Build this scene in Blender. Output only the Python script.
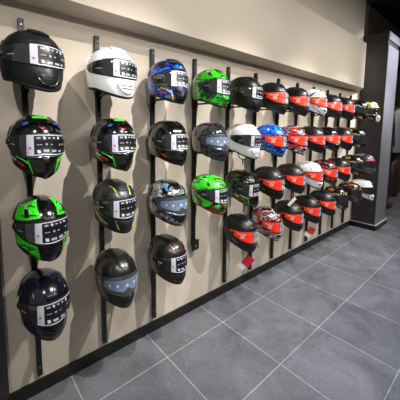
import bpy, math, random
import numpy as np
from mathutils import Vector, Matrix

for o in list(bpy.data.objects):
    bpy.data.objects.remove(o, do_unlink=True)
SC = bpy.context.scene
COL = SC.collection
R = math.radians
random.seed(5)

# ------------------------------------------------------------------ camera
cd = bpy.data.cameras.new('camera')
cam = bpy.data.objects.new('camera', cd)
COL.objects.link(cam)
fw = Vector((0.66051538, 0.74323166, -0.10642428))
rt = Vector((0.74830468, -0.66323793, 0.01247198))
up = Vector((0.06131505, 0.08787572, 0.99424259))
M = Matrix((rt, up, -fw)).transposed().to_4x4()
M.translation = Vector((-0.43849766, -1.69232894, 1.50021501))
cam.matrix_world = M
cd.sensor_width = 36.0
cd.lens = 278.2072 / 400 * 36.0
cd.shift_x = (200 - 203.2927) / 400
cd.shift_y = -(200 - 160.0028) / 400
cd.clip_start = 0.02
SC.camera = cam

# ------------------------------------------------------------------ world, lamps, exposure
w = bpy.data.worlds.new('world')
SC.world = w
w.use_nodes = True
w.node_tree.nodes['Background'].inputs[0].default_value = (1.0, 0.97, 0.93, 1)
w.node_tree.nodes['Background'].inputs[1].default_value = 0.30
SC.view_settings.view_transform = 'Standard'
SC.view_settings.look = 'None'
SC.view_settings.gamma = 1
SC.view_settings.use_curve_mapping = False
SC.view_settings.exposure = -0.14


def spot(name, loc, target, power, ang=70, blend=.6, rad=.03, col=(1, .958, .905)):
    d = bpy.data.lights.new(name, 'SPOT')
    d.energy = power
    d.spot_size = R(ang)
    d.spot_blend = blend
    d.shadow_soft_size = rad
    d.color = col
    o = bpy.data.objects.new(name, d)
    COL.objects.link(o)
    o.location = loc
    o.rotation_euler = (Vector(target) - Vector(loc)).to_track_quat('-Z', 'Y').to_euler()
    return o


# a row of track spots in front of the wall, aimed slightly to the left, and softer aisle light
for x, tx, e in ((-.95, .05, 95), (.66, .10, 320), (1.61, 1.08, 285), (2.58, 2.05, 285), (3.54, 3.0, 285), (4.5, 3.95, 285)):
    spot('ceiling_spot', (x, -1.45, 2.90), (tx, -0.1, .70), e, 64, .9, .013, (1, .958, .905))
for x in (1.9, 3.6, 5.2):
    spot('aisle_spot', (x, -2.6, 3.0), (x - 1.3, -0.1, 1.9), 55, 60, .9, .025, (1, .95, .88))
for x, tx, e in ((-.5, 1.3, 95), (1.4, 3.0, 120)):  # added fill from the left, brightens the camera side of the helmets
    spot('cross_fill', (x, -2.3, 2.75), (tx, -0.2, 1.25), e, 62, .9, .02)
for x, y in ((1.0, -2.0), (2.3, -1.9), (3.9, -1.9)):  # extra downlights added only to lift the floor brightness
    spot('floor_fill', (x, y, 3.2), (x, y, 0), 380, 70, .9, .06, (.92, .95, 1))
spot('column_spot', (4.6, -1.5, 3.1), (4.56, -0.35, 2.45), 360, 62, 1, .04, (.92, .92, 1))
wd = bpy.data.lights.new('wall_wash_fill', 'AREA')  # unseen strip of light added to brighten the bulkhead and upper wall
wd.shape = 'RECTANGLE'; wd.size = 5.2; wd.size_y = .06; wd.energy = 13; wd.color = (1, .958, .905); wd.spread = R(30)
wo = bpy.data.objects.new('wall_wash_fill', wd)
COL.objects.link(wo); wo.location = (1.9, -4.4, 2.75)
wo.rotation_euler = (Vector((1.9, -.2, 2.42)) - Vector((1.9, -4.4, 2.75))).to_track_quat('-Z', 'Y').to_euler()
spot('alcove_fill', (5.3, -1.3, 3.2), (5.5, -.1, 1.2), 260, 60, .8, .04, (1, .95, .88))  # fill added so the jackets beyond the column show up
ad = bpy.data.lights.new('room_fill', 'AREA')  # broad soft fill for the whole room, not an actual fitting
ad.shape = 'RECTANGLE'; ad.size = 5; ad.size_y = .5; ad.energy = 30; ad.color = (.96, .98, 1)
ao = bpy.data.objects.new('room_fill', ad)
COL.objects.link(ao); ao.location = (1.8, -3.8, 3.3); ao.rotation_euler = (R(18), 0, 0)

# ------------------------------------------------------------------ materials
MAT = {}


def rgb(c):
    if isinstance(c, str):
        c = [int(c[i:i + 2], 16) / 255 for i in (0, 2, 4)]
        c = [x / 12.92 if x <= .04045 else ((x + .055) / 1.055) ** 2.4 for x in c]
    return (c[0], c[1], c[2], 1)


def mat(name, c, rough=.5, metal=0, coat=0, bump=0, bscale=200, var=0):
    if name in MAT: return MAT[name]
    m = bpy.data.materials.new(name)
    m.use_nodes = True
    nt = m.node_tree; b = nt.nodes['Principled BSDF']
    b.inputs['Base Color'].default_value = rgb(c)
    b.inputs['Roughness'].default_value = rough
    b.inputs['Metallic'].default_value = metal
    b.inputs['Coat Weight'].default_value = coat
    b.inputs['Coat Roughness'].default_value = .06
    tc = nt.nodes.new('ShaderNodeTexCoord')
    n = nt.nodes.new('ShaderNodeTexNoise')
    nt.links.new(tc.outputs['Object'], n.inputs['Vector'])
    n.inputs['Scale'].default_value = bscale
    if var:
        mx = nt.nodes.new('ShaderNodeMix'); mx.data_type = 'RGBA'
        k = rgb(c)
        mx.inputs[6].default_value = tuple(v * (1 - var) for v in k[:3]) + (1,)
        mx.inputs[7].default_value = tuple(min(1, v * (1 + var)) for v in k[:3]) + (1,)
        nt.links.new(n.outputs['Fac'], mx.inputs[0]); nt.links.new(mx.outputs[2], b.inputs['Base Color'])
    if bump:
        bp = nt.nodes.new('ShaderNodeBump'); bp.inputs['Strength'].default_value = bump
        bp.inputs['Distance'].default_value = .002
        nt.links.new(n.outputs['Fac'], bp.inputs['Height']); nt.links.new(bp.outputs[0], b.inputs['Normal'])
    MAT[name] = m
    return m


def graphic(name, stops, scale=9, stretch=(1, 1, 1), distort=1.2, seed=0, rough=.25, coat=.6, detail=1.5):
    """painted helmet livery: sharp edged colour bands cut out of a distorted noise"""
    m = bpy.data.materials.new(name); m.use_nodes = True
    nt = m.node_tree; b = nt.nodes['Principled BSDF']
    b.inputs['Roughness'].default_value = rough
    b.inputs['Coat Weight'].default_value = coat
    b.inputs['Coat Roughness'].default_value = .05
    tc = nt.nodes.new('ShaderNodeTexCoord')
    mp = nt.nodes.new('ShaderNodeMapping')
    mp.inputs['Scale'].default_value = stretch
    mp.inputs['Location'].default_value = (seed * 1.37, seed * .71, seed * 2.1)
    mp.inputs['Rotation'].default_value = (R(25), 0, R(10))
    n = nt.nodes.new('ShaderNodeTexNoise')
    n.inputs['Scale'].default_value = scale; n.inputs['Distortion'].default_value = distort
    n.inputs['Detail'].default_value = detail
    cr = nt.nodes.new('ShaderNodeValToRGB'); cr.color_ramp.interpolation = 'CONSTANT'
    e = cr.color_ramp.elements
    e[0].position = 0; e[0].color = rgb(stops[0][1])
    e[1].position = stops[1][0]; e[1].color = rgb(stops[1][1])
    for p, c in stops[2:]:
        k = e.new(p); k.color = rgb(c)
    nt.links.new(tc.outputs['Object'], mp.inputs[0]); nt.links.new(mp.outputs[0], n.inputs['Vector'])
    nt.links.new(n.outputs['Fac'], cr.inputs[0]); nt.links.new(cr.outputs[0], b.inputs['Base Color'])
    return m


matte = mat('matte_black', '0c0c0d', .40, bump=.05, bscale=900)
gloss = mat('gloss_black', '0a0a0b', .18, coat=.5)
satin = mat('satin_black', '121213', .3, coat=.3)
white = mat('gloss_white', 'f0f1f5', .2, coat=.7)
offw = mat('label_white', 'b4b8c6', .5)
lblack = mat('label_black', '0d0d10', .4)
visorm = mat('smoke_visor', '242224', .1, coat=1)
visorc = mat('clear_grey_visor', '3a3d44', .1, coat=1)
rubber = mat('black_rubber', '0e0e0e', .6)
linerm = mat('liner_fabric', '17171a', .9, bump=.4, bscale=400)
silver = mat('silver_trim', 'a9adb3', .25, metal=.9)
paleblue = mat('pale_blue_film', '64758c', .2, coat=.6, var=.12, bscale=40)
orange = mat('orange_red_film', 'ff3a1c', .4, coat=.15)
grayfilm = mat('grey_film', '6f7680', .2, coat=.7, var=.5, bscale=70)
green = mat('neon_green', '39e01a', .3, coat=.4)
lime = mat('lime', 'a8d820', .3)
blue = mat('bright_blue', '1b4f90', .3)
red = mat('signal_red', 'd0201c', .3, coat=.4)
yellow = mat('pale_yellow', 'd8cf60', .4)
steel = mat('black_powder_coat', '131314', .38, bump=.1, bscale=600)
steelg = mat('dark_plated_steel', '3c3e44', .3, metal=.8)

# ------------------------------------------------------------------ mesh helpers


class MB:
    def __init__(s): s.v = []; s.f = []

    def add(s, verts, faces):
        k = len(s.v)
        s.v += [tuple(map(float, p)) for p in verts]
        s.f += [tuple(i + k for i in f) for f in faces]
        return s

    def box(s, c, d, rot=None):
        x, y, z = [k / 2 for k in d]
        P = [(-x, -y, -z), (x, -y, -z), (x, y, -z), (-x, y, -z), (-x, -y, z), (x, -y, z), (x, y, z), (-x, y, z)]
        if rot is not None: P = [rot @ Vector(p) for p in P]
        P = [(p[0] + c[0], p[1] + c[1], p[2] + c[2]) for p in P]
        return s.add(P, [(0, 3, 2, 1), (4, 5, 6, 7), (0, 1, 5, 4), (1, 2, 6, 5), (2, 3, 7, 6), (3, 0, 4, 7)])

    def prism(s, poly, z0, z1):
        n = len(poly)
        V = [(x, y, z0) for x, y in poly] + [(x, y, z1) for x, y in poly]
        F = [tuple(range(n))[::-1], tuple(range(n, 2 * n))] + [(i, (i + 1) % n, n + (i + 1) % n, n + i) for i in range(n)]
        return s.add(V, F)

    def tube(s, pts, r, seg=8, closed=False):
        pts = [Vector(p) for p in pts]; n = len(pts); V = []; F = []
        for i, p in enumerate(pts):
            a = pts[(i - 1) % n] if (closed or i) else p
            b = pts[(i + 1) % n] if (closed or i < n - 1) else p
            t = (b - a).normalized()
            h = Vector((0, 0, 1)) if abs(t.z) < .9 else Vector((1, 0, 0))
            u = t.cross(h).normalized(); v = t.cross(u)
            rr = r[i] if isinstance(r, (list, tuple)) else r
            for k in range(seg):
                q = 2 * math.pi * k / seg
                V.append(p + (u * math.cos(q) + v * math.sin(q)) * rr)
        m = n if closed else n - 1
        for i in range(m):
            for k in range(seg):
                a = i * seg + k; b = i * seg + (k + 1) % seg
                c = ((i + 1) % n) * seg + (k + 1) % seg; d = ((i + 1) % n) * seg + k
                F.append((a, b, c, d))
        if not closed:
            F.append(tuple(range(seg))[::-1]); F.append(tuple(range((n - 1) * seg, n * seg)))
        return s.add(V, F)

    def disc(s, c, axis, r, h, seg=20, r2=None):
        ax = Vector(axis).normalized()
        t = Vector((0, 0, 1)) if abs(ax.z) < .9 else Vector((1, 0, 0))
        u = ax.cross(t).normalized(); v = ax.cross(u); c = Vector(c); r2 = r if r2 is None else r2
        V = []
        for q in range(seg):
            d = u * math.cos(2 * math.pi * q / seg) + v * math.sin(2 * math.pi * q / seg)
            V.append(c + d * r)
        for q in range(seg):
            d = u * math.cos(2 * math.pi * q / seg) + v * math.sin(2 * math.pi * q / seg)
            V.append(c + ax * h + d * r2)
        F = [tuple(range(seg)), tuple(range(seg, 2 * seg))[::-1]] + [(q, seg + q, seg + (q + 1) % seg, (q + 1) % seg) for q in range(seg)]
        return s.add(V, F)

    def mesh(s, name, smooth=False):
        import bmesh
        me = bpy.data.meshes.new(name)
        me.from_pydata(s.v, [], s.f)
        bm = bmesh.new(); bm.from_mesh(me)
        bmesh.ops.recalc_face_normals(bm, faces=bm.faces)
        bm.to_mesh(me); bm.free()
        me.validate()
        if smooth:
            for p in me.polygons: p.use_smooth = True
            try: me.set_sharp_from_angle(angle=R(smooth if smooth is not True else 45))
            except Exception: pass
        me.materials.append(None)
        return me

    def build(s, name, m, parent=None, smooth=False, bevel=0):
        return link(name, s.mesh(name, smooth), m, parent, bevel)


def link(name, me, m, parent=None, bevel=0):
    o = bpy.data.objects.new(name, me)
    COL.objects.link(o)
    if len(me.materials) == 0: me.materials.append(None)
    o.material_slots[0].link = 'OBJECT'
    o.material_slots[0].material = m
    if parent is not None: o.parent = parent
    if bevel:
        b = o.modifiers.new('bevel', 'BEVEL'); b.width = bevel; b.segments = 2; b.limit_method = 'ANGLE'
    return o


def tag(o, label=None, cat=None, group=None, kind=None):
    if label: o['label'] = label
    if cat: o['category'] = cat
    if group: o['group'] = group
    if kind: o['kind'] = kind
    return o


def empty(name, loc, rz=0):
    o = bpy.data.objects.new(name, None); COL.objects.link(o)
    o.empty_display_size = .05
    o.location = loc; o.rotation_euler = (0, 0, rz)
    return o


# ------------------------------------------------------------------ the setting


def nodes_of(name, rough=.8):
    m = bpy.data.materials.new(name); m.use_nodes = True
    nt = m.node_tree; b = nt.nodes['Principled BSDF']; b.inputs['Roughness'].default_value = rough
    return m, nt, b


def floor_material():
    m, nt, b = nodes_of('grey_stone_tiles', .42)
    N = nt.nodes.new; L = nt.links.new
    tc = N('ShaderNodeTexCoord')
    mp = N('ShaderNodeMapping')
    T = .522
    # joints at x = .522 i and y = -.278 - .523 j
    mp.inputs['Location'].default_value = (0, .278 / T, 0)
    mp.inputs['Scale'].default_value = (1 / T, 1 / T, 1)
    L(tc.outputs['Object'], mp.inputs[0])
    br = N('ShaderNodeTexBrick')
    br.offset = 0; br.squash = 1
    br.inputs['Scale'].default_value = 1
    br.inputs['Brick Width'].default_value = 1; br.inputs['Row Height'].default_value = 1
    br.inputs['Mortar Size'].default_value = .0042; br.inputs['Mortar Smooth'].default_value = .1
    br.inputs['Color1'].default_value = rgb('595a60'); br.inputs['Color2'].default_value = rgb('626369')
    br.inputs['Mortar'].default_value = rgb('9c9da0')
    L(mp.outputs[0], br.inputs['Vector'])
    n1 = N('ShaderNodeTexNoise'); n1.inputs['Scale'].default_value = 3.2; n1.inputs['Detail'].default_value = 7
    n1.inputs['Distortion'].default_value = .8; n1.inputs['Roughness'].default_value = .62
    n2 = N('ShaderNodeTexNoise'); n2.inputs['Scale'].default_value = 60; n2.inputs['Detail'].default_value = 4
    L(tc.outputs['Object'], n1.inputs['Vector']); L(tc.outputs['Object'], n2.inputs['Vector'])
    cr = N('ShaderNodeValToRGB')
    cr.color_ramp.elements[0].position = .3; cr.color_ramp.elements[0].color = (.62, .62, .63, 1)
    cr.color_ramp.elements[1].position = .72; cr.color_ramp.elements[1].color = (1.3, 1.3, 1.3, 1)
    L(n1.outputs['Fac'], cr.inputs[0])
    cr2 = N('ShaderNodeValToRGB')
    cr2.color_ramp.elements[0].position = .3; cr2.color_ramp.elements[0].color = (.85, .85, .85, 1)
    cr2.color_ramp.elements[1].position = .7; cr2.color_ramp.elements[1].color = (1.12, 1.12, 1.12, 1)
    L(n2.outputs['Fac'], cr2.inputs[0])
    a = N('ShaderNodeMix'); a.data_type = 'RGBA'; a.blend_type = 'MULTIPLY'; a.inputs[0].default_value = 1
    L(br.outputs['Color'], a.inputs[6]); L(cr.outputs[0], a.inputs[7])
    c = N('ShaderNodeMix'); c.data_type = 'RGBA'; c.blend_type = 'MULTIPLY'; c.inputs[0].default_value = 1
    L(a.outputs[2], c.inputs[6]); L(cr2.outputs[0], c.inputs[7])
    L(c.outputs[2], b.inputs['Base Color'])
    bp = N('ShaderNodeBump'); bp.inputs['Strength'].default_value = .12; bp.inputs['Distance'].default_value = .003
    L(n2.outputs['Fac'], bp.inputs['Height']); L(bp.outputs[0], b.inputs['Normal'])
    return m


def wall_material():
    m, nt, b = nodes_of('beige_painted_board', .75)
    N = nt.nodes.new; L = nt.links.new
    tc = N('ShaderNodeTexCoord')
    n1 = N('ShaderNodeTexNoise'); n1.inputs['Scale'].default_value = 2.5; n1.inputs['Detail'].default_value = 5
    n2 = N('ShaderNodeTexNoise'); n2.inputs['Scale'].default_value = 300
    L(tc.outputs['Object'], n1.inputs['Vector']); L(tc.outputs['Object'], n2.inputs['Vector'])
    mx = N('ShaderNodeMix'); mx.data_type = 'RGBA'
    mx.inputs[6].default_value = rgb('bdb1a1'); mx.inputs[7].default_value = rgb('c4b9aa')
    L(n1.outputs['Fac'], mx.inputs[0]); L(mx.outputs[2], b.inputs['Base Color'])
    bp = N('ShaderNodeBump'); bp.inputs['Strength'].default_value = .08; bp.inputs['Distance'].default_value = .002
    L(n2.outputs['Fac'], bp.inputs['Height']); L(bp.outputs[0], b.inputs['Normal'])
    return m


beige = wall_material()
charcoal = mat('charcoal_laminate', '2e2b2d', .5, bump=.15, bscale=350, var=.08)
greycol = mat('grey_laminate', '6b6a72', .38, bump=.1, bscale=350)
basem = mat('black_baseboard', '0b0b0b', .35)
blackc = mat('black_ceiling_paint', '0a0a0a', .9)


def struct(name, mb, m, bevel=0):
    return tag(mb.build(name, m, None, bevel=bevel), kind='structure')


struct('floor', MB().box((2.5, -3.2, -.05), (9, 8, .1)), floor_material())
struct('wall_back', MB().box((1.99, .06, 1.8), (4.62, .12, 3.6)), beige)
struct('wall_left', MB().box((-.81, .045, 1.8), (1.0, .15, 3.6)), charcoal)
# boxed bulkhead over the helmets, its right end cut back to the wall
struct('trim_1', MB().prism([(-1.2, -.201), (3.86, -.201), (4.26, 0), (-1.2, 0)], 2.114, 2.715), beige, .002)
struct('baseboard_back', MB().box((1.99, -.0065, .0395), (4.6, .013, .079)), basem, .002)
struct('baseboard_left', MB().box((-.81, -.035, .0395), (1.0, .01, .079)), basem)
struct('wall_right', MB().prism([(4.29, -.345), (4.795, -.345), (4.795, .12), (4.29, .12)], 0, 2.775), charcoal, .002)
struct('trim_2', MB().box((4.5425, -.3465, 1.43), (.497, .004, 2.66)), greycol)
struct('baseboard_right', MB().prism([(4.265, -.372), (4.82, -.372), (4.82, .1), (4.265, .1)], 0, .075), basem, .002)
struct('trim_3', MB().prism([(4.262, -.375), (4.823, -.375), (4.823, .1), (4.262, .1)], .0752, .083), mat('light_edge', '9b9b9b', .4))
struct('trim_4', MB().prism([(4.29, -.335), (4.79, -.335), (4.79, .1), (4.29, .1)], 2.775, 2.83), charcoal)
struct('trim_5', MB().prism([(4.29, -.345), (6.9, -.345), (6.9, .12), (4.29, .12)], 2.83, 2.95), charcoal, .002)
struct('trim_6', MB().box((5.6, -.3465, 2.89), (2.6, .004, .11)), greycol)
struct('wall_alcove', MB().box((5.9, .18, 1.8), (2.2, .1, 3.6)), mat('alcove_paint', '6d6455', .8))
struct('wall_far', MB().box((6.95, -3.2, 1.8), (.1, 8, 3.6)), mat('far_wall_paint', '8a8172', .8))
struct('wall_front', MB().box((2.5, -7.2, 1.8), (9, .1, 3.6)), mat('front_wall_paint', '4a4744', .8))
struct('ceiling', MB().box((2.5, -3.2, 3.65), (9, 8, .1)), blackc)

# ------------------------------------------------------------------ helmet surface
TZ = np.array([-.20, -.17, -.14, -.11, -.08, -.04, 0.0])
TABLES = {
    'road': ([.10, .130, .157, .168, .169, .161, .150], [.05, .065, .084, .104, .124, .140, .146], [.050, .063, .077, .089, .097, .101, .102]),
    'tour': ([.10, .130, .155, .164, .165, .158, .150], [.06, .075, .093, .111, .129, .143, .147], [.056, .072, .087, .100, .109, .113, .114]),
    'rally': ([.10, .132, .163, .179, .177, .163, .150], [.05, .065, .084, .104, .124, .140, .147], [.045, .056, .069, .084, .095, .102, .104]),
}


def interp_smooth(z, xs, ys):
    ys = np.array(ys, float)
    m = np.gradient(ys, xs); m[-1] = 0
    i = np.clip(np.searchsorted(xs, z) - 1, 0, len(xs) - 2)
    h = xs[i + 1] - xs[i]; t = np.clip((z - xs[i]) / h, 0, 1)
    return ((2 * t**3 - 3 * t**2 + 1) * ys[i] + (t**3 - 2 * t**2 + t) * h * m[i] + (-2 * t**3 + 3 * t**2) * ys[i + 1] + (t**3 - t**2) * h * m[i + 1])


def surf(style, az, el, off=0.0):
    """point on the helmet shell; az 0 = face (local -Y), el = elevation, degrees"""
    az, el = np.broadcast_arrays(np.radians(np.asarray(az, float)), np.radians(np.asarray(el, float)))
    F, B, Wd = TABLES[style]
    top = .133
    dx = np.sin(az) * np.cos(el); dy = -np.cos(az) * np.cos(el); dz = np.sin(el)
    lo = np.full(az.shape, .01); hi = np.full(az.shape, .30)
    for _ in range(34):
        r = (lo + hi) / 2
        z = r * dz
        zt = np.clip(z / top, 0, .99999)
        k = (1 - zt ** 2.25) ** (1 / 2.15)
        f = np.where(z >= 0, F[-1] * k, interp_smooth(z, TZ, F))
        bb = np.where(z >= 0, B[-1] * k, interp_smooth(z, TZ, B))
        ww = np.where(z >= 0, Wd[-1] * k, interp_smooth(z, TZ, Wd))
        e = np.where(dy < 0, f, bb)
        n = 2.12 - (.22 if style == 'tour' else .42) * np.clip(-dy * 1.5, 0, 1) * np.clip((-z - .02) / .06, 0, 1)
        if style == 'rally': n = n - .12 * np.clip(-dy * 1.5, 0, 1) * np.clip((-z - .03) / .05, 0, 1)
        h = (np.abs(r * dx) / ww) ** n + (np.abs(r * dy) / e) ** n
        out = (h > 1) | (z > top)
        hi = np.where(out, r, hi); lo = np.where(out, lo, r)
    r = (lo + hi) / 2 + off
    return np.stack([r * dx, r * dy, r * dz], -1)


def rim_z(az):
    a = np.abs(((np.asarray(az, float) + 180) % 360) - 180) / 180
    t = np.clip(a / .5, 0, 1)
    return -.140 + .044 * (t * t * (3 - 2 * t)) ** .8 + .012 * np.clip((a - .5) / .5, 0, 1)


def rim_el(style, az):
    az = np.asarray(az, float); lo = np.full(az.shape, -75.0); hi = np.full(az.shape, 0.0); zt = rim_z(az)
    for _ in range(28):
        m = (lo + hi) / 2; z = surf(style, az, m)[..., 2]
        b = z < zt; lo = np.where(b, m, lo); hi = np.where(b, hi, m)
    return (lo + hi) / 2


def grid_faces(nu, nv, wrap=False, base=0):
    F = []
    for j in range(nv - 1):
        for i in range(nu if wrap else nu - 1):
            F.append((base + j * nu + i, base + j * nu + (i + 1) % nu, base + (j + 1) * nu + (i + 1) % nu, base + (j + 1) * nu + i))
    return F


def shell_mb(style, off=0.0, nu=88, nv=44):
    az = np.linspace(-180, 180, nu, endpoint=False)
    re = rim_el(style, az)
    V = []
    for j in range(nv):
        t = j / (nv - 1) * .992
        V.append(surf(style, az, re + (90 - re) * t, off))
    V = np.concatenate(V)
    F = grid_faces(nu, nv, True)
    mb = MB().add(V, F)
    k = len(mb.v); mb.v.append((0, 0, .133 + off))
    b = (nv - 1) * nu
    for i in range(nu): mb.f.append((b + i, b + (i + 1) % nu, k))
    return mb


def rim_ring(style, r, off=-.008, dz=0.0):
    az = np.linspace(-180, 180, 72, endpoint=False)
    P = surf(style, az, rim_el(style, az), off) + np.array([0, 0, dz])
    return MB().tube([tuple(p) for p in P], r, 8, True)


def patch(mb, style, A, E, off, skirt=True, base=-.002):
    """A, E: 2-D arrays (nv, nu) of az / el; raised plate with its edges closed down into the shell"""
    nv, nu = A.shape
    P = surf(style, A, E, off).reshape(-1, 3)
    F = grid_faces(nu, nv)
    V = list(P)
    if skirt:
        idx = list(range(nu)) + [j * nu + nu - 1 for j in range(1, nv)] + [(nv - 1) * nu + i for i in range(nu - 2, -1, -1)] + [j * nu for j in range(nv - 2, 0, -1)]
        Q = surf(style, A.reshape(-1)[idx], E.reshape(-1)[idx], base)
        k = len(V); V += list(Q); n = len(idx)
        for i in range(n): F.append((idx[i], idx[(i + 1) % n], k + (i + 1) % n, k + i))
    return mb.add(V, F)


def band(mb, style, az0, az1, top, bot, off, nu=40, nv=12, rnd=0, base=-.002):
    """patch between two curves el = top(az), bot(az); rnd>0 rounds both ends"""
    u = np.linspace(0, 1, nu)
    if rnd: u = .5 - .5 * np.cos(np.pi * u)
    a = az0 + (az1 - az0) * u
    t = np.array([top(x) for x in a]); b = np.array([bot(x) for x in a])
    if rnd:
        k = (1 - np.abs(2 * u - 1) ** rnd) ** (1 / rnd); k = np.clip(k, .02, 1)
        m = (t + b) / 2; t = m + (t - m) * k; b = m + (b - m) * k
    v = np.linspace(0, 1, nv)[:, None]
    E = b[None, :] + (t - b)[None, :] * v
    return patch(mb, style, np.broadcast_to(a, E.shape).copy(), E, off, base=base)


def quad(mb, style, c, off, nu=6, nv=4, skirt=True, base=None):
    """c: four (az, el) corners, counter-clockwise from lower left"""
    u = np.linspace(0, 1, nu)[None, :]; v = np.linspace(0, 1, nv)[:, None]
    (a0, e0), (a1, e1), (a2, e2), (a3, e3) = c
    A = (1 - u) * (1 - v) * a0 + u * (1 - v) * a1 + u * v * a2 + (1 - u) * v * a3
    E = (1 - u) * (1 - v) * e0 + u * (1 - v) * e1 + u * v * e2 + (1 - u) * v * e3
    return patch(mb, style, A, E, off, skirt, off - .001 if base is None else base)


def line(mb, style, pts, r, off, n=8):
    P = []
    for (a0, e0), (a1, e1) in zip(pts, pts[1:]):
        for k in range(n):
            t = k / n; P.append((a0 + (a1 - a0) * t, e0 + (e1 - e0) * t))
    P.append(pts[-1]); P = np.array(P)
    return mb.tube([tuple(p) for p in surf(style, P[:, 0], P[:, 1], off)], r, 6)


# visor outlines, degrees of elevation by azimuth
VIS = {
    'road': (lambda a: 18.5 - 3.2 * (abs(a) / 90) ** 2, lambda a: -17.5 + 15.5 * (abs(a) / 90) ** 2.4, 92),
    'tour': (lambda a: 20 - 3.5 * (abs(a) / 90) ** 2, lambda a: -12 + 6 * (abs(a) / 90) ** 3 - 1.2 * math.cos(R(a * 2)), 100),
    'rally': (lambda a: 19 - 2.5 * (abs(a) / 90) ** 2, lambda a: -13.5 - 5.5 * math.sin(R(min(abs(a), 60) * 1.6)) + (11 * ((abs(a) - 45) / 45) ** 1.5 if abs(a) > 45 else 0), 90),
}

CACHE = {}


def pieces(mb):
    """split a builder into its connected pieces"""
    par = list(range(len(mb.v)))
    def find(i):
        while par[i] != i: par[i] = par[par[i]]; i = par[i]
        return i
    for f in mb.f:
        a = find(f[0])
        for q in f[1:]:
            b = find(q)
            if a != b: par[b] = a
    G = {}
    for f in mb.f: G.setdefault(find(f[0]), []).append(f)
    out = []
    for fs in G.values():
        ids = {}; V = []; F = []
        for f in fs:
            g = []
            for q in f:
                if q not in ids: ids[q] = len(V); V.append(mb.v[q])
                g.append(ids[q])
            F.append(tuple(g))
        out.append(MB().add(V, F))
    return out


def link_all(name, key, fn, m, parent):
    k = ('list',) + key
    if k not in CACHE: CACHE[k] = [p.mesh(name, 40) for p in pieces(fn())]
    return [link(name, me, m, parent) for me in CACHE[k]]


def cached(key, fn, smooth=40):
    if key == 'raw': return fn()
    if key not in CACHE: CACHE[key] = fn().mesh(key[0], smooth)
    return CACHE[key]


def m_shell(s): return cached(('shell', s), lambda: shell_mb(s), 60)
def m_liner(s): return cached(('liner', s), lambda: shell_mb(s, -.024, 48, 20), 60)
def m_trim(s): return cached(('neck_trim', s), lambda: rim_ring(s, .0105, -.010, -.001), 60)


def m_gasket(s):
    t, b, w = VIS[s]
    return cached(('eyeport_gasket', s), lambda: band(MB(), s, -w - 4, w + 4, lambda a: t(a) + 2.2, lambda a: b(a) - 2.2, .0018, 50, 8, 5), 30)


def m_visor(s):
    t, b, w = VIS[s]
    return cached(('visor', s), lambda: band(MB(), s, -w, w, t, b, .0065, 60, 14, 4.5, .001), 30)


def m_pivot(s):
    def f():
        mb = MB()
        for sg in (-1, 1):
            a = sg * (VIS[s][2] - 12)
            p = Vector(surf(s, a, 5.0, .004)); q = Vector(surf(s, a, 5.0, .012))
            mb.disc(p, q - p, .017, .006, 20, .014)
        return mb
    return f()


def m_chin(s):
    def f():
        mb = MB()
        if s == 'tour':
            band(mb, s, -18, 18, lambda a: -20.5 - abs(a) * .1, lambda a: -36 + (abs(a) / 18) ** 2 * 9, .005, 16, 8, 6)
        elif s == 'rally':
            band(mb, s, -17, 17, lambda a: -19, lambda a: -42 + (abs(a) / 17) ** 2 * 8, .007, 14, 10, 6)
        else:
            band(mb, s, -19, 19, lambda a: -22.5, lambda a: -33 + (abs(a) / 19) ** 2 * 4, .005, 16, 8, 6)
        return mb
    return cached(('chin_vent', s), f, 30)


def m_chin_grille(s):
    def f():
        mb = MB()
        if s == 'tour':
            pts = [(-17, -23), (-15, -28), (-9, -33.5), (0, -35.5), (9, -33.5), (15, -28), (17, -23)]
            line(mb, s, pts, .0012, .006)
            for e in (-24, -28): quad(mb, s, [(-10, e - 1.2), (10, e - 1.2), (11, e), (-11, e)], .0062)
        else:
            for k in (-1, 1):
                quad(mb, s, [(k * 3, -30), (k * 13, -29), (k * 14, -25), (k * 2, -26)], .008)
        return mb
    return cached(('chin_grille', s), f, 30)


def m_topvent(s):
    def f():
        mb = MB()
        if s == 'rally':
            quad(mb, s, [(-26, 40), (26, 40), (40, 60), (-40, 60)], .010, 14, 8, base=-.002)
            for k in (-1, 1): quad(mb, s, [(k * 32, 34), (k * 52, 30), (k * 62, 50), (k * 40, 52)], .007, 8, 8, base=-.002)
        elif s == 'tour':
            quad(mb, s, [(-17, 44), (17, 44), (34, 62), (-34, 62)], .007, 12, 8, base=-.002)
        else:
            quad(mb, s, [(-9, 38), (9, 38), (22, 60), (-22, 60)], .006, 10, 8, base=-.002)
            for k in (-1, 1): quad(mb, s, [(k * 34, 30), (k * 44, 28), (k * 56, 46), (k * 44, 48)], .005, 6, 6, base=-.002)
        return mb
    return f()


def m_brow(s):
    def f():
        mb = MB(); t = VIS[s][0]
        band(mb, s, -48, 48, lambda a: t(a) + 6.5 - abs(a) * .04, lambda a: t(a) + 3.2, .0045, 26, 4, 5)
        return mb
    return cached(('brow_vent', s), f, 30)


def m_spoiler(s):
    def f():
        mb = MB()
        a = np.linspace(112, 248, 24); v = np.linspace(0, 1, 8)[:, None]
        E = (12 + 6 * np.sin(np.radians((a - 112) / 136 * 180)))[None, :] + v * 24
        return patch(mb, s, np.broadcast_to(a, E.shape).copy(), E, .005)
    return cached(('rear_spoiler', s), f, 30)


def m_stripe(s):
    t, b, w = VIS[s]
    return cached(('label_stripe', s), lambda: quad(MB(), s, [(-24, b(-24) + 1), (-14, b(-14) + 1), (-14, t(-14) - 1), (-24, t(-24) - 1)], .0078), 30)


def m_sheet(s):
    t, b, w = VIS[s]
    return cached(('label_sheet', s), lambda: band(MB(), s, -13.6, 44, lambda a: t(a) - 2.6, lambda a: b(a) + 2.8, .0078, 24, 8, 0, .0065), 30)


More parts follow.
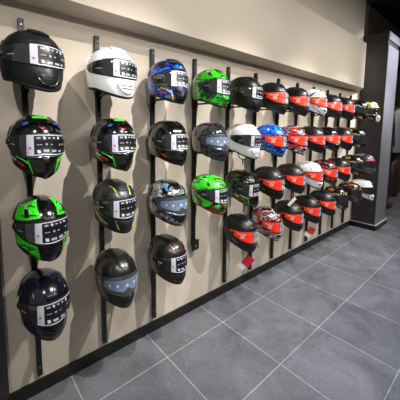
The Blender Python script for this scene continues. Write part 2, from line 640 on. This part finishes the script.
def m_border(s):
    t, b, w = VIS[s]
    return cached(('label_border', s), lambda: band(MB(), s, -14, 46, lambda a: t(a) - 1, lambda a: b(a) + 1, .0072, 24, 8, 0, .006), 30)


def m_marks(s):
    """rows of small white pictograms and words on the black label, small brand word on the smoke visor"""
    def f():
        t, b, w = VIS[s]; mb = MB(); rd = random.Random(3)
        for r in range(3):
            a = -10.0
            while a < 38:
                L = rd.choice([4, 6, 9, 5]); hh = rd.choice([1.5, 2.2, 3.0])
                T = t(a) - 6.5; Bm = b(a) + 6.5; e = T + (Bm - T) * r / 2
                n = int(L // 1.9)
                if rd.random() < .28: pass
                elif rd.random() < .6:
                    for k in range(n):
                        q = a + k * 1.9; quad(mb, s, [(q, e - hh / 2), (q + 1.2, e - hh / 2), (q + 1.2, e + hh / 2), (q, e + hh / 2)], .0084, 2, 2)
                else:
                    quad(mb, s, [(a + 1, e - 2.4), (a + L - 1, e - 1.6), (a + L - 1.6, e + 2.2), (a, e + 2.4)], .0084, 4, 3)
                a += L + 2.5
        for k in range(8):
            q = -62 + k * 1.9; quad(mb, s, [(q, .6), (q + 1.2, .6), (q + 1.2, 2.0), (q, 2.0)], .0075, 2, 2)
        return mb
    return cached(('label_lettering', s), f, 30)


def m_reddot(s): return cached(('label_dot', s), lambda: quad(MB(), s, [(-21, -5), (-17.5, -5), (-17.5, -2), (-21, -2)], .0084, 3, 3), 30)


def m_pale(s):
    return cached(('visor_film', s), lambda: band(MB(), s, -52, 52, lambda a: 11.5 - abs(a) * .03, lambda a: -12.5 + (7 * math.exp(-(a / 6) ** 2)) + abs(a) * .06, .0078, 50, 8, 9, .006), 30)


def m_palemarks(s):
    def f():
        mb = MB()
        for a in (-38, -22, -4, 12, 26, 38):
            quad(mb, s, [(a, -3), (a + 5, -3), (a + 5, 2.5), (a, 2.5)], .0084, 3, 3)
        return mb
    return cached(('film_pictograms', s), f, 30)


def m_orange(s):
    def f():
        return band(MB(), s, -97, -9, lambda a: 16.2 - (((-a - 66) / 31) ** 2 * 5 if a < -66 else 0),
                    lambda a: -16.2 + (((-a - 34) / 63) ** 1.25 * 22 if a < -34 else 0), .0080, 34, 10, 0, .006)
    return cached(('orange_film', s), f, 30)


def m_orangemarks(s):
    def f():
        mb = MB()
        for k in range(9):
            q = -60 + k * 3.4
            quad(mb, s, [(q, 5.4), (q + 2.2, 5.4), (q + 2.2, 9.4), (q, 9.4)], .0088, 2, 2)
        A = -46; c = [(A, -6), (A + 13, -6), (A + 13, 3), (A, 3)]
        # a rounded square badge drawn as a ring with a bar
        quad(mb, s, [(A, -7), (A + 12, -7), (A + 12, -4.6), (A, -4.6)], .0088, 4, 2)
        quad(mb, s, [(A, 1.0), (A + 12, 1.0), (A + 12, 3.4), (A, 3.4)], .0088, 4, 2)
        quad(mb, s, [(A, -4.6), (A + 3.4, -4.6), (A + 3.4, 1), (A, 1)], .0088, 2, 2)
        quad(mb, s, [(A + 8.6, -4.6), (A + 12, -4.6), (A + 12, 1), (A + 8.6, 1)], .0088, 2, 2)
        quad(mb, s, [(A + 4.8, -3), (A + 7.2, -3), (A + 7.2, -.6), (A + 4.8, -.6)], .0088, 2, 2)
        return mb
    return cached(('film_lettering', s), f, 30)


def m_frontfilm(s):
    t, b, w = VIS[s]
    return cached(('front_film', s), lambda: band(MB(), s, -7, 46, lambda a: t(a) - 2, lambda a: b(a) + 2, .0078, 24, 8, 0, .006), 30)


def m_frontmarks(s):
    def f():
        mb = MB(); rd = random.Random(9)
        for r in range(5):
            for c in range(6):
                if rd.random() < .5:
                    a = -4 + c * 7 + rd.random() * 3; e = 11 - r * 5.4
                    quad(mb, s, [(a, e - 1.5), (a + 4, e - 1.5), (a + 3.4, e + 1.5), (a, e + 1.2)], .0084, 2, 2)
        return mb
    return cached(('front_lettering', s), f, 30)


def m_outline(s):
    def f():
        t, b, w = VIS[s]; mb = MB()
        A = np.linspace(-w + 22, w - 22, 40)
        mb.tube([tuple(p) for p in surf(s, A, np.array([b(a) - 1.6 for a in A]), .004)], .0016, 6)
        return mb
    return cached(('eyeport_outline', s), f, 30)


def m_strap(s):
    def f():
        mb = MB()
        mb.tube([(-.07, -.03, -.11), (-.05, -.035, -.15), (-.015, -.04, -.172), (.03, -.038, -.165), (.07, -.03, -.11)], .004, 6)
        mb.tube([(-.01, -.04, -.165), (-.014, -.045, -.19), (-.01, -.043, -.21)], [.006, .005, .004], 6)
        return mb
    return cached(('chin_strap', s), f, 40)


# accents drawn on the shell: (kind, colour material) -> painted raised decals
def acc(key, s):
    def f():
        mb = MB()
        if key == 'rally_chin_lines':
            for k in (-1, 1):
                line(mb, s, [(k * 50, -24), (k * 34, -26), (k * 22, -30), (k * 17, -42)], .0028, .001)
                line(mb, s, [(k * 24, -24), (k * 20, -34), (k * 18, -40)], .0022, .001)
        elif key == 'rally_top':
            quad(mb, s, [(-16, 51), (16, 51), (20, 56.5), (-20, 56.5)], .0112, 10, 5)
        elif key == 'rally_patches':
            for k in (-1, 1): quad(mb, s, [(k * 22, 38), (k * 32, 35), (k * 35, 40), (k * 26, 43)], .0115, 6, 5)
        elif key == 'brow_mark':
            mb.add([tuple(p) for p in surf(s, np.array([-6, 0, 6, 0]), np.array([33, 27, 33, 30]), .0052)], [(0, 1, 3), (1, 2, 3)])
        elif key == 'side_sticker':
            quad(mb, s, [(-50, -37), (-34, -39), (-35, -35), (-51, -33)], .002, 6, 3)
        elif key == 'side_sticker_long':
            quad(mb, s, [(-72, -30), (-54, -34), (-55, -31), (-73, -27)], .002, 6, 3)
        elif key == 'crown_lines':
            for k in (-1, 1):
                line(mb, s, [(k * 15, 26), (k * 19, 38), (k * 24, 47), (k * 40, 55)], .0024, .001)
                line(mb, s, [(k * 20, -24), (k * 17, -32), (k * 14, -38)], .0028, .001)
            line(mb, s, [(-100, -6), (-85, -22), (-60, -34), (-40, -39)], .0014, .001)
        elif key == 'crown_quads':
            for k in (-1, 1): quad(mb, s, [(k * 10, 26), (k * 12, 26), (k * 26, 52), (k * 22, 53)], .003, 4, 10)
            for k in (-1, 1): line(mb, s, [(k * 22, -24), (k * 16, -32), (k * 12, -39)], .0026, .001)
        elif key == 'green_blobs':
            for k in (-1, 1):
                quad(mb, s, [(k * 14, 26), (k * 88, 22), (k * 105, 52), (k * 30, 72)], .003, 20, 14)
                quad(mb, s, [(k * 21, -23.5), (k * 92, -10), (k * 78, -32), (k * 17, -43)], .003, 18, 8)
        elif key == 'crown_blobs':
            for k in (-1, 1): quad(mb, s, [(k * 14, 26), (k * 80, 24), (k * 92, 50), (k * 30, 72)], .003, 20, 14)
        elif key == 'white_darts':
            for k in (-1, 1): quad(mb, s, [(k * 38, 42), (k * 44, 40), (k * 66, 56), (k * 60, 58)], .0045, 5, 8)
        elif key == 'blob_veins':
            for k in (-1, 1):
                line(mb, s, [(k * 20, 31), (k * 34, 34), (k * 44, 30), (k * 58, 36)], .0022, .004)
                line(mb, s, [(k * 27, 48), (k * 40, 54), (k * 52, 50)], .0022, .004)
                line(mb, s, [(k * 26, -28), (k * 36, -33), (k * 46, -27), (k * 58, -31)], .0025, .004)
                line(mb, s, [(k * 34, -25), (k * 38, -36)], .002, .004)
        elif key == 'blue_block':
            quad(mb, s, [(-46, 40), (-30, 36), (-38, 58), (-62, 60)], .004, 8, 8)
        elif key == 'brow_streak':
            quad(mb, s, [(-16, 25), (10, 26), (8, 29), (-18, 28)], .003, 8, 4)
        elif key == 'side_line':
            line(mb, s, [(-104, -8), (-90, -24), (-62, -36), (-42, -41)], .0012, .001)
        elif key == 'side_word':
            for k in range(9):
                q = -84 + k * 3.4; e = -27 - k * .9
                quad(mb, s, [(q, e), (q + 2.2, e - .5), (q + 2.2, e + 1.6), (q, e + 2.1)], .0015, 2, 2)
        elif key == 'brow_word':
            for k in range(8):
                q = -14 + k * 3.6
                quad(mb, s, [(q, 27.5), (q + 2.4, 27.5), (q + 2.4, 31), (q, 31)], .0052, 2, 2)
        elif key == 'crown_swoosh':
            quad(mb, s, [(-70, 20), (-40, 24), (-20, 62), (-60, 50)], .002, 12, 10)
            quad(mb, s, [(-60, -22), (-30, -26), (-22, -36), (-64, -30)], .002, 12, 5)
        return mb
    return f()


HELM = []


def helmet(col, row, label, style, shell_m, kind, extras=(), yaw=0, vents=None, trimm=rubber, zoff=0.0, roll=0, pitch=None, name='motorcycle_helmet', strap=False, pivot=None):
    X = -.1645 + .3729 * (col - 1)
    if pitch is None: pitch = 2.5 if col < 5 else 7
    Z = {1: 1.802, 2: 1.432, 3: 1.047, 4: .664}[row] + zoff
    r = empty(name, (X + (.008 if col < 3 else 0), -.187 - (.05 if col == 12 else .03 if col == 11 else 0), Z), R(yaw))
    r.rotation_euler = (R(pitch), R(roll), R(yaw))
    r.scale = (1.03, 1.03, .975)
    tag(r, label, 'helmet', 'motorcycle helmets in rows on the wall')
    s = style; vm = vents or shell_m
    link('shell', m_shell(s), shell_m, r)
    link('liner', m_liner(s), linerm, r)
    link('neck_trim', m_trim(s), trimm, r)
    link('eyeport_gasket', m_gasket(s), rubber, r)
    v = link('visor', m_visor(s), visorc if kind in ('orange', 'pale') else visorm, r)
    link_all('pivot_cover', ('pivot', s), lambda: m_pivot(s), pivot or satin, r)
    cv = link('chin_vent', m_chin(s), vm, r)
    link('chin_grille', m_chin_grille(s), steelg if s == 'tour' else lblack, cv)
    link_all('top_vent', ('tv', s), lambda: m_topvent(s), vm, r)
    link('brow_vent', m_brow(s), vm, r)
    link('rear_spoiler', m_spoiler(s), vm, r)
    if kind == 'label':
        tag(link('label_border', m_border(s), offw, v), 'white edge of the black visor label')
        tag(link('label_sheet', m_sheet(s), lblack, v), 'black label sheet on the visor')
        tag(link('label_stripe', m_stripe(s), offw, v), 'white vertical label stripe')
        link('label_lettering', m_marks(s), offw, v)
        link('label_dot', m_reddot(s), red, v)
    elif kind == 'pale':
        tag(link('visor_film', m_pale(s), paleblue, v), 'pale blue protective film')
        link('film_pictograms', m_palemarks(s), offw, v)
        link('eyeport_outline', m_outline(s), silver, r)
    elif kind == 'orange':
        tag(link('orange_film', m_orange(s), orange, v), 'orange-red protective film')
        link('film_lettering', m_orangemarks(s), mat('film_ink', 'f4c8bc', .5), v)
        link('front_film', m_frontfilm(s), grayfilm, v)
        link('front_lettering', m_frontmarks(s), offw, v)
    for k, m in extras:
        nm = {'rally_chin_lines': 'chin_stripe', 'rally_top': 'crown_panel', 'rally_patches': 'crown_patch', 'side_sticker': 'side_sticker',
              'side_sticker_long': 'side_label', 'crown_lines': 'painted_line', 'crown_quads': 'painted_flash', 'green_blobs': 'painted_panel', 'crown_blobs': 'painted_panel',
              'white_darts': 'painted_dart', 'blob_veins': 'painted_vein', 'blue_block': 'painted_block', 'brow_streak': 'brow_decal', 'brow_mark': 'brow_decal',
              'side_line': 'side_stripe', 'side_word': 'side_lettering', 'brow_word': 'brow_badge', 'crown_swoosh': 'painted_swoosh', 'outline': 'eyeport_outline'}[k]
        if k == 'outline': link(nm, m_outline(s), m, r)
        elif nm.endswith('lettering') or nm == 'brow_badge':
            ck = (k, s)
            if ck not in CACHE: CACHE[ck] = acc(k, s).mesh(nm, 40)
            link(nm, CACHE[ck], m, r)
        else: link_all(nm, (k, s), lambda: acc(k, s), m, r)
    if strap: link('chin_strap', m_strap(s), rubber, r)
    HELM.append((col, row, X, Z, label))
    return r


g_green = graphic('green_flame_livery', [(0, '0d120c'), (.44, '157a12'), (.50, '2fd61c'), (.66, '0c0f0c')], 11, (1, 1, 1.6), 1.5, 1)
g_vein = graphic('green_with_black_veins', [(0, '37dd1c'), (.455, '0c120c'), (.475, '2fd01a'), (.60, '0f4f10'), (.615, '45ee2a')], 16, (1, 1, 1.5), 1.6, 21, .35, .3)
g_greenred = graphic('green_and_red_livery', [(0, '0b0d0b'), (.36, '6a1c16'), (.43, '123d10'), (.50, '1d8a17'), (.56, '2fc822'), (.62, '0e140d')], 8, (1, .7, 1.7), 1.6, 4)
g_greenred2 = graphic('dark_green_and_red_livery', [(0, '0b0d0b'), (.36, '8a1a18'), (.42, '0d2b0e'), (.48, '1f9d1a'), (.55, '35dd28'), (.64, '101a0d')], 9, (1, .7, 1.6), 1.6, 9)
g_blue = graphic('blue_streak_livery', [(0, '08101c'), (.40, '0b2f8a'), (.48, '1a5fe0'), (.57, '0a1430'), (.66, '35a4d8'), (.70, 'c02a30')], 8, (1, .5, 2.4), 1.2, 2)
g_blue2 = graphic('blue_and_white_livery', [(0, '0a1a5a'), (.42, '1246c8'), (.52, '1f86ea'), (.60, '0a1c60'), (.66, 'd8e4ee')], 11, (1, .8, 1.6), 1.6, 7)
g_camo = graphic('grey_camouflage_livery', [(0, '15171a'), (.44, '3c4045'), (.50, '8d9194'), (.56, '2a2c30'), (.63, 'a9adaf')], 14, (1, 1, 1.4), 1.2, 3)
g_carbon = graphic('carbon_weave', [(0, '1c1d1f'), (.48, '26282a'), (.56, '303234')], 60, (1, 1, 1), .2, 3, .14, 1, 0)
g_red = graphic('red_black_white_livery', [(0, '121212'), (.42, '77797a'), (.46, 'd0d0d0'), (.485, '141414'), (.53, 'd3221c'), (.585, '141414'), (.66, 'b0b0b0')], 8, (1, .6, 1.8), 1.4, 5)
g_red2 = graphic('black_and_red_livery', [(0, '0e0e0e'), (.45, 'b51f1b'), (.50, '161616'), (.60, '8a8a8a'), (.63, '121212')], 8, (1, .6, 1.8), 1.4, 11)
g_white = graphic('white_and_black_livery', [(0, '1b1b1b'), (.33, 'b01a20'), (.355, 'dcdde2'), (.60, '222024'), (.625, 'dcdde2')], 7, (1, .7, 1.7), 1.3, 6)
g_gold = graphic('black_and_gold_livery', [(0, '0b0a09'), (.53, '0b0a09'), (.54, 'a8743a'), (.60, '15110d'), (.64, 'd8b88a'), (.68, '0b0a09')], 9, (1, .6, 1.7), 1.4, 8)
g_copper = graphic('black_and_copper_livery', [(0, '0b0a09'), (.48, '5a3018'), (.55, 'b8733c'), (.62, '120e0a')], 8, (1, .6, 1.6), 1.4, 12)
g_lime = graphic('black_lime_white_livery', [(0, '0c0c0c'), (.47, '141414'), (.52, 'c8d84a'), (.58, 'e8eee0'), (.66, '101010')], 8, (1, .6, 1.6), 1.2, 13)
g_pink = graphic('grey_and_pink_livery', [(0, '2b2b30'), (.44, '4a4a52'), (.55, 'c42a86'), (.64, '7c7c86')], 6, (1, .8, 1.4), 1.0, 15)
g_splash = graphic('black_green_livery', [(0, '0b0c0b'), (.56, '0b0c0b'), (.575, '3f9a26'), (.592, '0b0c0b'), (.655, '90949a'), (.67, '0b0c0b')], 11, (1, .6, 1.6), 1.5, 16)
navy = mat('metallic_navy', '0c0a22', .22, metal=.3, coat=.9)
darkgrey = mat('satin_dark_grey', '222428', .36, coat=.25)

H = helmet
RL = [('brow_mark', red), ('rally_chin_lines', green), ('rally_top', green), ('rally_patches', blue), ('side_sticker', red), ('side_sticker_long', yellow), ('outline', silver)]
# column 1
H(1, 1, 'matte black flip-up helmet with smoke visor, at the left end of the top row', 'tour', matte, 'label', yaw=11)
H(1, 2, 'black rally helmet with green chin stripes, largest one, second from top at the left end', 'rally', gloss, 'label', RL)
H(1, 3, 'black helmet with neon green panels on crown and chin, third down at left end', 'road', gloss, 'label',
  [('green_blobs', g_vein), ('blob_veins', lblack), ('white_darts', offw)], yaw=5)
H(1, 4, 'glossy dark navy helmet with black and white visor label, bottom of the left end', 'road', navy, 'label', yaw=2, vents=gloss)
# column 2
H(2, 1, 'white flip-up helmet with smoke visor beside the matte black one in the top row', 'tour', white, 'label', yaw=5)
H(2, 2, 'black rally helmet with green stripes hanging directly below the left white flip-up helmet', 'rally', gloss, 'label', RL)
H(2, 3, 'dark grey helmet with yellow-green pinstripes on crown and chin', 'road', darkgrey, 'label', [('crown_lines', lime)], zoff=.042)
H(2, 4, 'plain black helmet with pale blue visor film, at the bottom beside the navy one', 'road', satin, 'pale')
# column 3
H(3, 1, 'blue streaked rally helmet with black patches and yellow chin lines in the top row', 'rally', g_blue, 'label',
  [('rally_chin_lines', yellow), ('side_sticker', red), ('outline', silver)], vents=gloss)
H(3, 2, 'plain black rally helmet hanging under the blue streaked rally helmet', 'rally', gloss, 'label', [('side_sticker', red), ('outline', silver), ('brow_streak', silver)])
H(3, 3, 'grey camouflage helmet with blue block and pale blue visor film', 'road', g_camo, 'pale', [('blue_block', mat('steel_blue', '2f6f9e', .35, coat=.3))], vents=gloss)
H(3, 4, 'black helmet with thin red flashes on crown and chin, bottom of the third strip', 'road', satin, 'label', [('crown_quads', mat('dull_red', '8f2a28', .35, coat=.3))])
# column 4
H(4, 1, 'bright green helmet with red-brown rear in the top row', 'road', g_greenred, 'label', [('crown_blobs', g_vein), ('white_darts', offw)])
H(4, 2, 'glossy carbon helmet with pale blue visor film between the two green helmets', 'road', g_carbon, 'pale')
H(4, 3, 'green and black helmet with red rear, hanging above the empty bracket', 'road', g_greenred2, 'label', [('crown_blobs', g_vein), ('white_darts', offw)])
# column 5
H(5, 1, 'matte black flip-up helmet with round pivot between green and orange-film helmets, top row', 'tour', matte, 'label', pivot=steelg)
H(5, 2, 'white flip-up helmet with smoke visor between carbon and blue helmets', 'tour', white, 'label', strap=True)
H(5, 3, 'black rally helmet with green splashes below the middle white flip-up helmet', 'rally', g_splash, 'label',
  [('rally_chin_lines', green), ('side_sticker', red), ('side_sticker_long', yellow)], vents=gloss)
ob = [('side_word', silver), ('brow_word', silver)]
H(5, 4, 'matte black helmet with orange film above a red tag, leftmost of these, bottom row', 'road', matte, 'orange', ob)
# column 6
H(6, 1, 'matte black helmet with orange film, leftmost of these in the top row', 'road', matte, 'orange', ob)
H(6, 2, 'blue and white painted helmet with orange visor film', 'road', g_blue2, 'orange', [('side_line', lime)])
H(6, 3, 'matte black helmet with orange film directly below the blue and white one', 'road', matte, 'orange', ob)
H(6, 4, 'red, black and white helmet with orange film in the bottom row', 'road', g_red, 'orange', [('side_line', red)], zoff=.0)
# column 7
H(7, 1, 'matte black helmet with orange film, just left of the white one in the top row', 'road', matte, 'orange', ob)
H(7, 2, 'red, black and white helmet with orange film in the second row, beside the blue one', 'road', g_red, 'orange', [('crown_swoosh', red)])
H(7, 3, 'matte black helmet with orange film, left of the plain white one, third row', 'road', matte, 'orange', ob)
H(7, 4, 'matte black helmet with orange film under a white paper tag in the bottom row', 'road', matte, 'orange', ob)
# column 8
H(8, 1, 'white helmet with black and red line graphics and orange film in the top row', 'road', g_white, 'orange', zoff=.02)
H(8, 2, 'matte black helmet with orange film directly below the white graphic one', 'road', matte, 'orange', ob)
H(8, 3, 'plain white helmet with orange visor film in the third row', 'road', white, 'orange', [('side_line', lblack)])
H(8, 4, 'matte black helmet with orange film below the plain white one, red tag under it', 'road', matte, 'orange', ob)
# column 9
H(9, 1, 'matte black helmet with orange film, right of the white graphic one, top row', 'road', matte, 'orange', ob)
H(9, 2, 'glossy black helmet with orange film and silver edge, ninth strip, second row', 'road', gloss, 'orange', [('outline', silver)])
H(9, 3, 'black and red painted helmet with orange film, just right of the plain white one', 'road', g_red2, 'orange')
H(9, 4, 'matte black helmet with orange film, rightmost of these in the bottom row', 'road', matte, 'orange', ob, zoff=.008)
# column 10
H(10, 1, 'matte black helmet with orange film, rightmost of these in the top row', 'road', matte, 'orange', ob)
H(10, 2, 'satin black helmet with orange film, rightmost of these in the second row', 'road', satin, 'orange', ob)
H(10, 3, 'satin black helmet with orange film, rightmost of these in the third row', 'road', satin, 'orange', ob)
H(10, 4, 'glossy black and gold helmet in the bottom row, leftmost of those with gold', 'road', g_gold, 'none', zoff=.012, vents=gloss)
# column 11
H(11, 1, 'black helmet with gold lines in the top row', 'road', g_gold, 'none', [('outline', silver)], vents=gloss)
H(11, 2, 'black helmet with gold lines at the right end of the second row', 'road', g_gold, 'none', [('outline', silver)], vents=gloss)
H(11, 3, 'black helmet with gold lines beside the pink and grey one', 'road', g_gold, 'none', [('outline', silver)], zoff=.02, vents=gloss)
H(11, 4, 'copper and black helmet beside the white one at the right end of the bottom row', 'road', g_copper, 'none', zoff=.03, vents=gloss)
# column 12
H(12, 1, 'black helmet with lime and white front at the right end of the top row', 'rally', g_lime, 'none', [('outline', silver)], vents=white)
H(12, 3, 'grey and pink helmet at the right end of the third row', 'rally', g_pink, 'none', [('outline', silver), ('rally_chin_lines', silver)], zoff=.018)
H(12, 4, 'white helmet with black marks beside the column at the right end of the bottom row', 'rally', white, 'none', [('outline', lblack), ('rally_chin_lines', lblack)], zoff=.03, vents=white)

# ------------------------------------------------------------------ slotted wall strips and brackets
near = {1: 'black, green and navy helmets at the left end', 2: 'left white flip-up helmet', 3: 'blue streaked rally helmet', 4: 'bright green helmet',
        5: 'middle white flip-up helmet', 6: 'blue and white helmet', 7: 'two helmets right of the blue one', 8: 'white graphic helmet',
        9: 'glossy black helmet with silver edge', 10: 'rightmost orange-film helmets', 11: 'gold-lined helmets', 12: 'lime and white helmet beside the column'}


def strip(c):
    X = -.1645 + .3729 * (c - 1)
    z0 = .56 if c == 4 else .113; z1 = 2.035
    r = empty('wall_strip', (X, 0, z0))
    tag(r, 'black slotted metal wall strip behind the ' + near[c], 'rail', 'slotted wall strips')
    L = z1 - z0
    mb = MB()
    mb.box((0, -.0015, L / 2), (.025, .003, L))
    for sx in (-1, 1): mb.box((sx * .011, -.0125, L / 2), (.003, .025, L))
    # front lips with the slots left open between rungs
    for sx in (-1, 1): mb.box((sx * .008, -.0245, L / 2), (.009, .003, L))
    k = 0; z = L - .004
    while z > 0:
        h = .030
        mb.box((0, -.0245, z - h / 2 + .004), (.008, .003, h)); z -= .042; k += 1
    mb.build('channel', steel, r)
    sc = MB()
    for zz in (L - .03, L * .5, .05): sc.disc((0, -.0265, zz), (0, -1, 0), .0045, .003, 10, .003)
    tag(sc.build('screw', silver, r), 'bright steel screw')


for c in range(1, 13): strip(c)


def bracket_meshes():
    b = {}
    b['arm'] = MB().box((0, -.105, -.106), (.016, .150, .012)).mesh('arm')
    b['mounting_plate'] = MB().box((0, -.029, -.100), (.034, .006, .05)).mesh('mounting_plate')
    b['post'] = MB().tube([(0, -.165, -.106), (0, -.180, -.098), (0, -.186, -.06), (0, -.186, .070)], .008, 10).mesh('post', 40)
    mb = MB(); mb.disc((0, -.186, .062), (0, 0, 1), .050, .012, 24, .043); mb.disc((0, -.186, .074), (0, 0, 1), .043, .012, 24, .014)
    b['cradle'] = mb.mesh('cradle', 40)
    return b


BM = bracket_meshes()
for (c, rw, X, Z, lab) in HELM:
    r = empty('helmet_bracket', (X, 0, Z))
    tag(r, 'black support bracket holding up the ' + ' '.join(lab.split()[:9]).rstrip(','), 'bracket', 'helmet brackets on the wall strips')
    for k, me in BM.items(): link(k, me, steel, r)
# the empty one
r = empty('helmet_bracket', (-.1645 + .3729 * 3, 0, .585))
tag(r, 'empty black bracket with a square plate at the foot of the short strip', 'bracket', 'helmet brackets on the wall strips')
MB().box((0, -.031, 0), (.034, .01, .08)).build('mounting_plate', steel, r, bevel=.002)
mb = MB().box((0, -.042, -.005), (.074, .012, .085)); mb.build('square_plate', steel, r, bevel=.006)
MB().disc((0, -.048, -.012), (0, -1, 0), .009, .004, 14).build('bolt', silver, r, smooth=30)

# ------------------------------------------------------------------ swing tags


def card_tag(name, loc, label, ang, cards, top):
    r = empty(name, loc, R(-42))
    tag(r, label, 'tag', 'paper swing tags')
    rot = Matrix.Rotation(R(ang), 3, 'Y')
    for (nm, m, c, d) in cards:
        cc = rot @ Vector(c)
        MB().box(tuple(cc), d, rot).build(nm, m, r)
    MB().tube([(0, 0, .02), (.004, .002, top * .5), (0, .004, top)], .0012, 6).build('string', offw, r)


tagred = mat('tag_red', 'b3202a', .5, var=.1, bscale=30); tagw = mat('tag_white', 'd9d3cf', .6)
card_tag('price_tag', (1.307, -.30, .428), 'red and white card tag hanging below the leftmost bottom-row orange-film helmet', 38,
         [('red_card', tagred, (0, 0, .0), (.078, .002, .085)), ('white_card', tagw, (-.01, .004, -.06), (.062, .0015, .055))], .080)
card_tag('price_tag', (2.37, -.30, .440), 'small red and white card tag hanging below the helmet under the plain white one', 28,
         [('red_card', tagred, (0, 0, 0), (.075, .002, .07)), ('white_card', tagw, (-.008, .004, -.058), (.07, .0015, .05))], .085)
card_tag('price_tag', (1.985, -.28, .815), 'white paper tag tilted above a black bottom-row helmet with orange film', 40,
         [('white_card', tagw, (0, 0, 0), (.03, .0015, .10))], .085)

# ------------------------------------------------------------------ motorcycle clothing beyond the column


def garment(x, y, ztop, h, wd, m, label, acc_m=None):
    r = empty('riding_jacket', (x, y, ztop))
    tag(r, label, 'jacket', 'riding jackets hanging beyond the column')
    mb = MB(); n = 20; secs = [(0, .05, .05), (-.03, .10, .06), (-.07, wd * .5, .07), (-.2, wd * .47, .085), (-h * .6, wd * .42, .08), (-h, wd * .46, .085)]
    V = []
    for (z, a, b) in secs:
        for k in range(n):
            q = 2 * math.pi * k / n; wv = 1 + .05 * math.sin(5 * q + z * 20)
            V.append((a * math.cos(q) * wv, b * math.sin(q) * wv, z))
    mb.add(V, grid_faces(n, len(secs), True) + [tuple(range(n)), tuple(range((len(secs) - 1) * n, len(secs) * n))])
    mb.build('body', m, r, smooth=60)
    for sg in (-1, 1):
        MB().tube([(sg * wd * .42, 0, -.08), (sg * wd * .58, -.01, -.25), (sg * wd * .62, -.03, -.5), (sg * wd * .6, -.05, -.68)], [.06, .06, .05, .042], 12).build('sleeve', m, r, smooth=60)
    MB().tube([(.045 * math.cos(q), .04 * math.sin(q), .01) for q in np.linspace(0, 2 * math.pi, 14)[:-1]], .014, 8, True).build('collar', m, r, smooth=60)
    MB().box((0, -.085, -h * .45), (.008, .006, h * .75)).build('zip', acc_m or silver, r)
    MB().tube([(0, 0, -.02), (0, 0, .028), (0, -.018, .045), (0, -.020, .07), (0, 0, .086), (0, .018, .072)], .003, 6).build('hanger_hook', silver, r)


leather_b = mat('black_leather', '121212', .4, bump=.3, bscale=120); leather_d = mat('brown_leather', '2c1c16', .45, bump=.3, bscale=120)
greyj = mat('grey_textile', '5a5f62', .7, bump=.3, bscale=300)
for i, (x, y, zt, h, m, lb) in enumerate([(5.22, -.14, 1.93, .8, leather_b, 'black leather riding jacket hanging nearest behind the column'),
                                          (5.87, -.14, 1.93, .8, greyj, 'grey textile riding jacket hanging beyond the black one'),
                                          (6.52, -.16, 1.93, .8, leather_b, 'black riding jacket at the far end of the upper rail'),
                                          (5.3, -.14, .98, .72, leather_d, 'dark brown leather riding jacket low down behind the column'),
                                          (5.95, -.14, .98, .72, leather_d, 'dark brown leather jacket low down at the far end of the lower rail')]):
    garment(x, y, zt, h, .42, m, lb, None)
for z, lb in ((1.982, 'black clothes rail above the upper riding jackets'), (1.032, 'black clothes rail above the lower riding jackets')):
    r = empty('clothes_rail', (5.85, -.14, z)); tag(r, lb, 'rail')
    MB().tube([(-.98, 0, 0), (.98, 0, 0)], .0125, 12).build('bar', steel, r, smooth=40)
    for sx in (-.9, .9): MB().tube([(sx, 0, 0), (sx, .27, 0)], .01, 8).build('rail_bracket', steel, r, smooth=40)
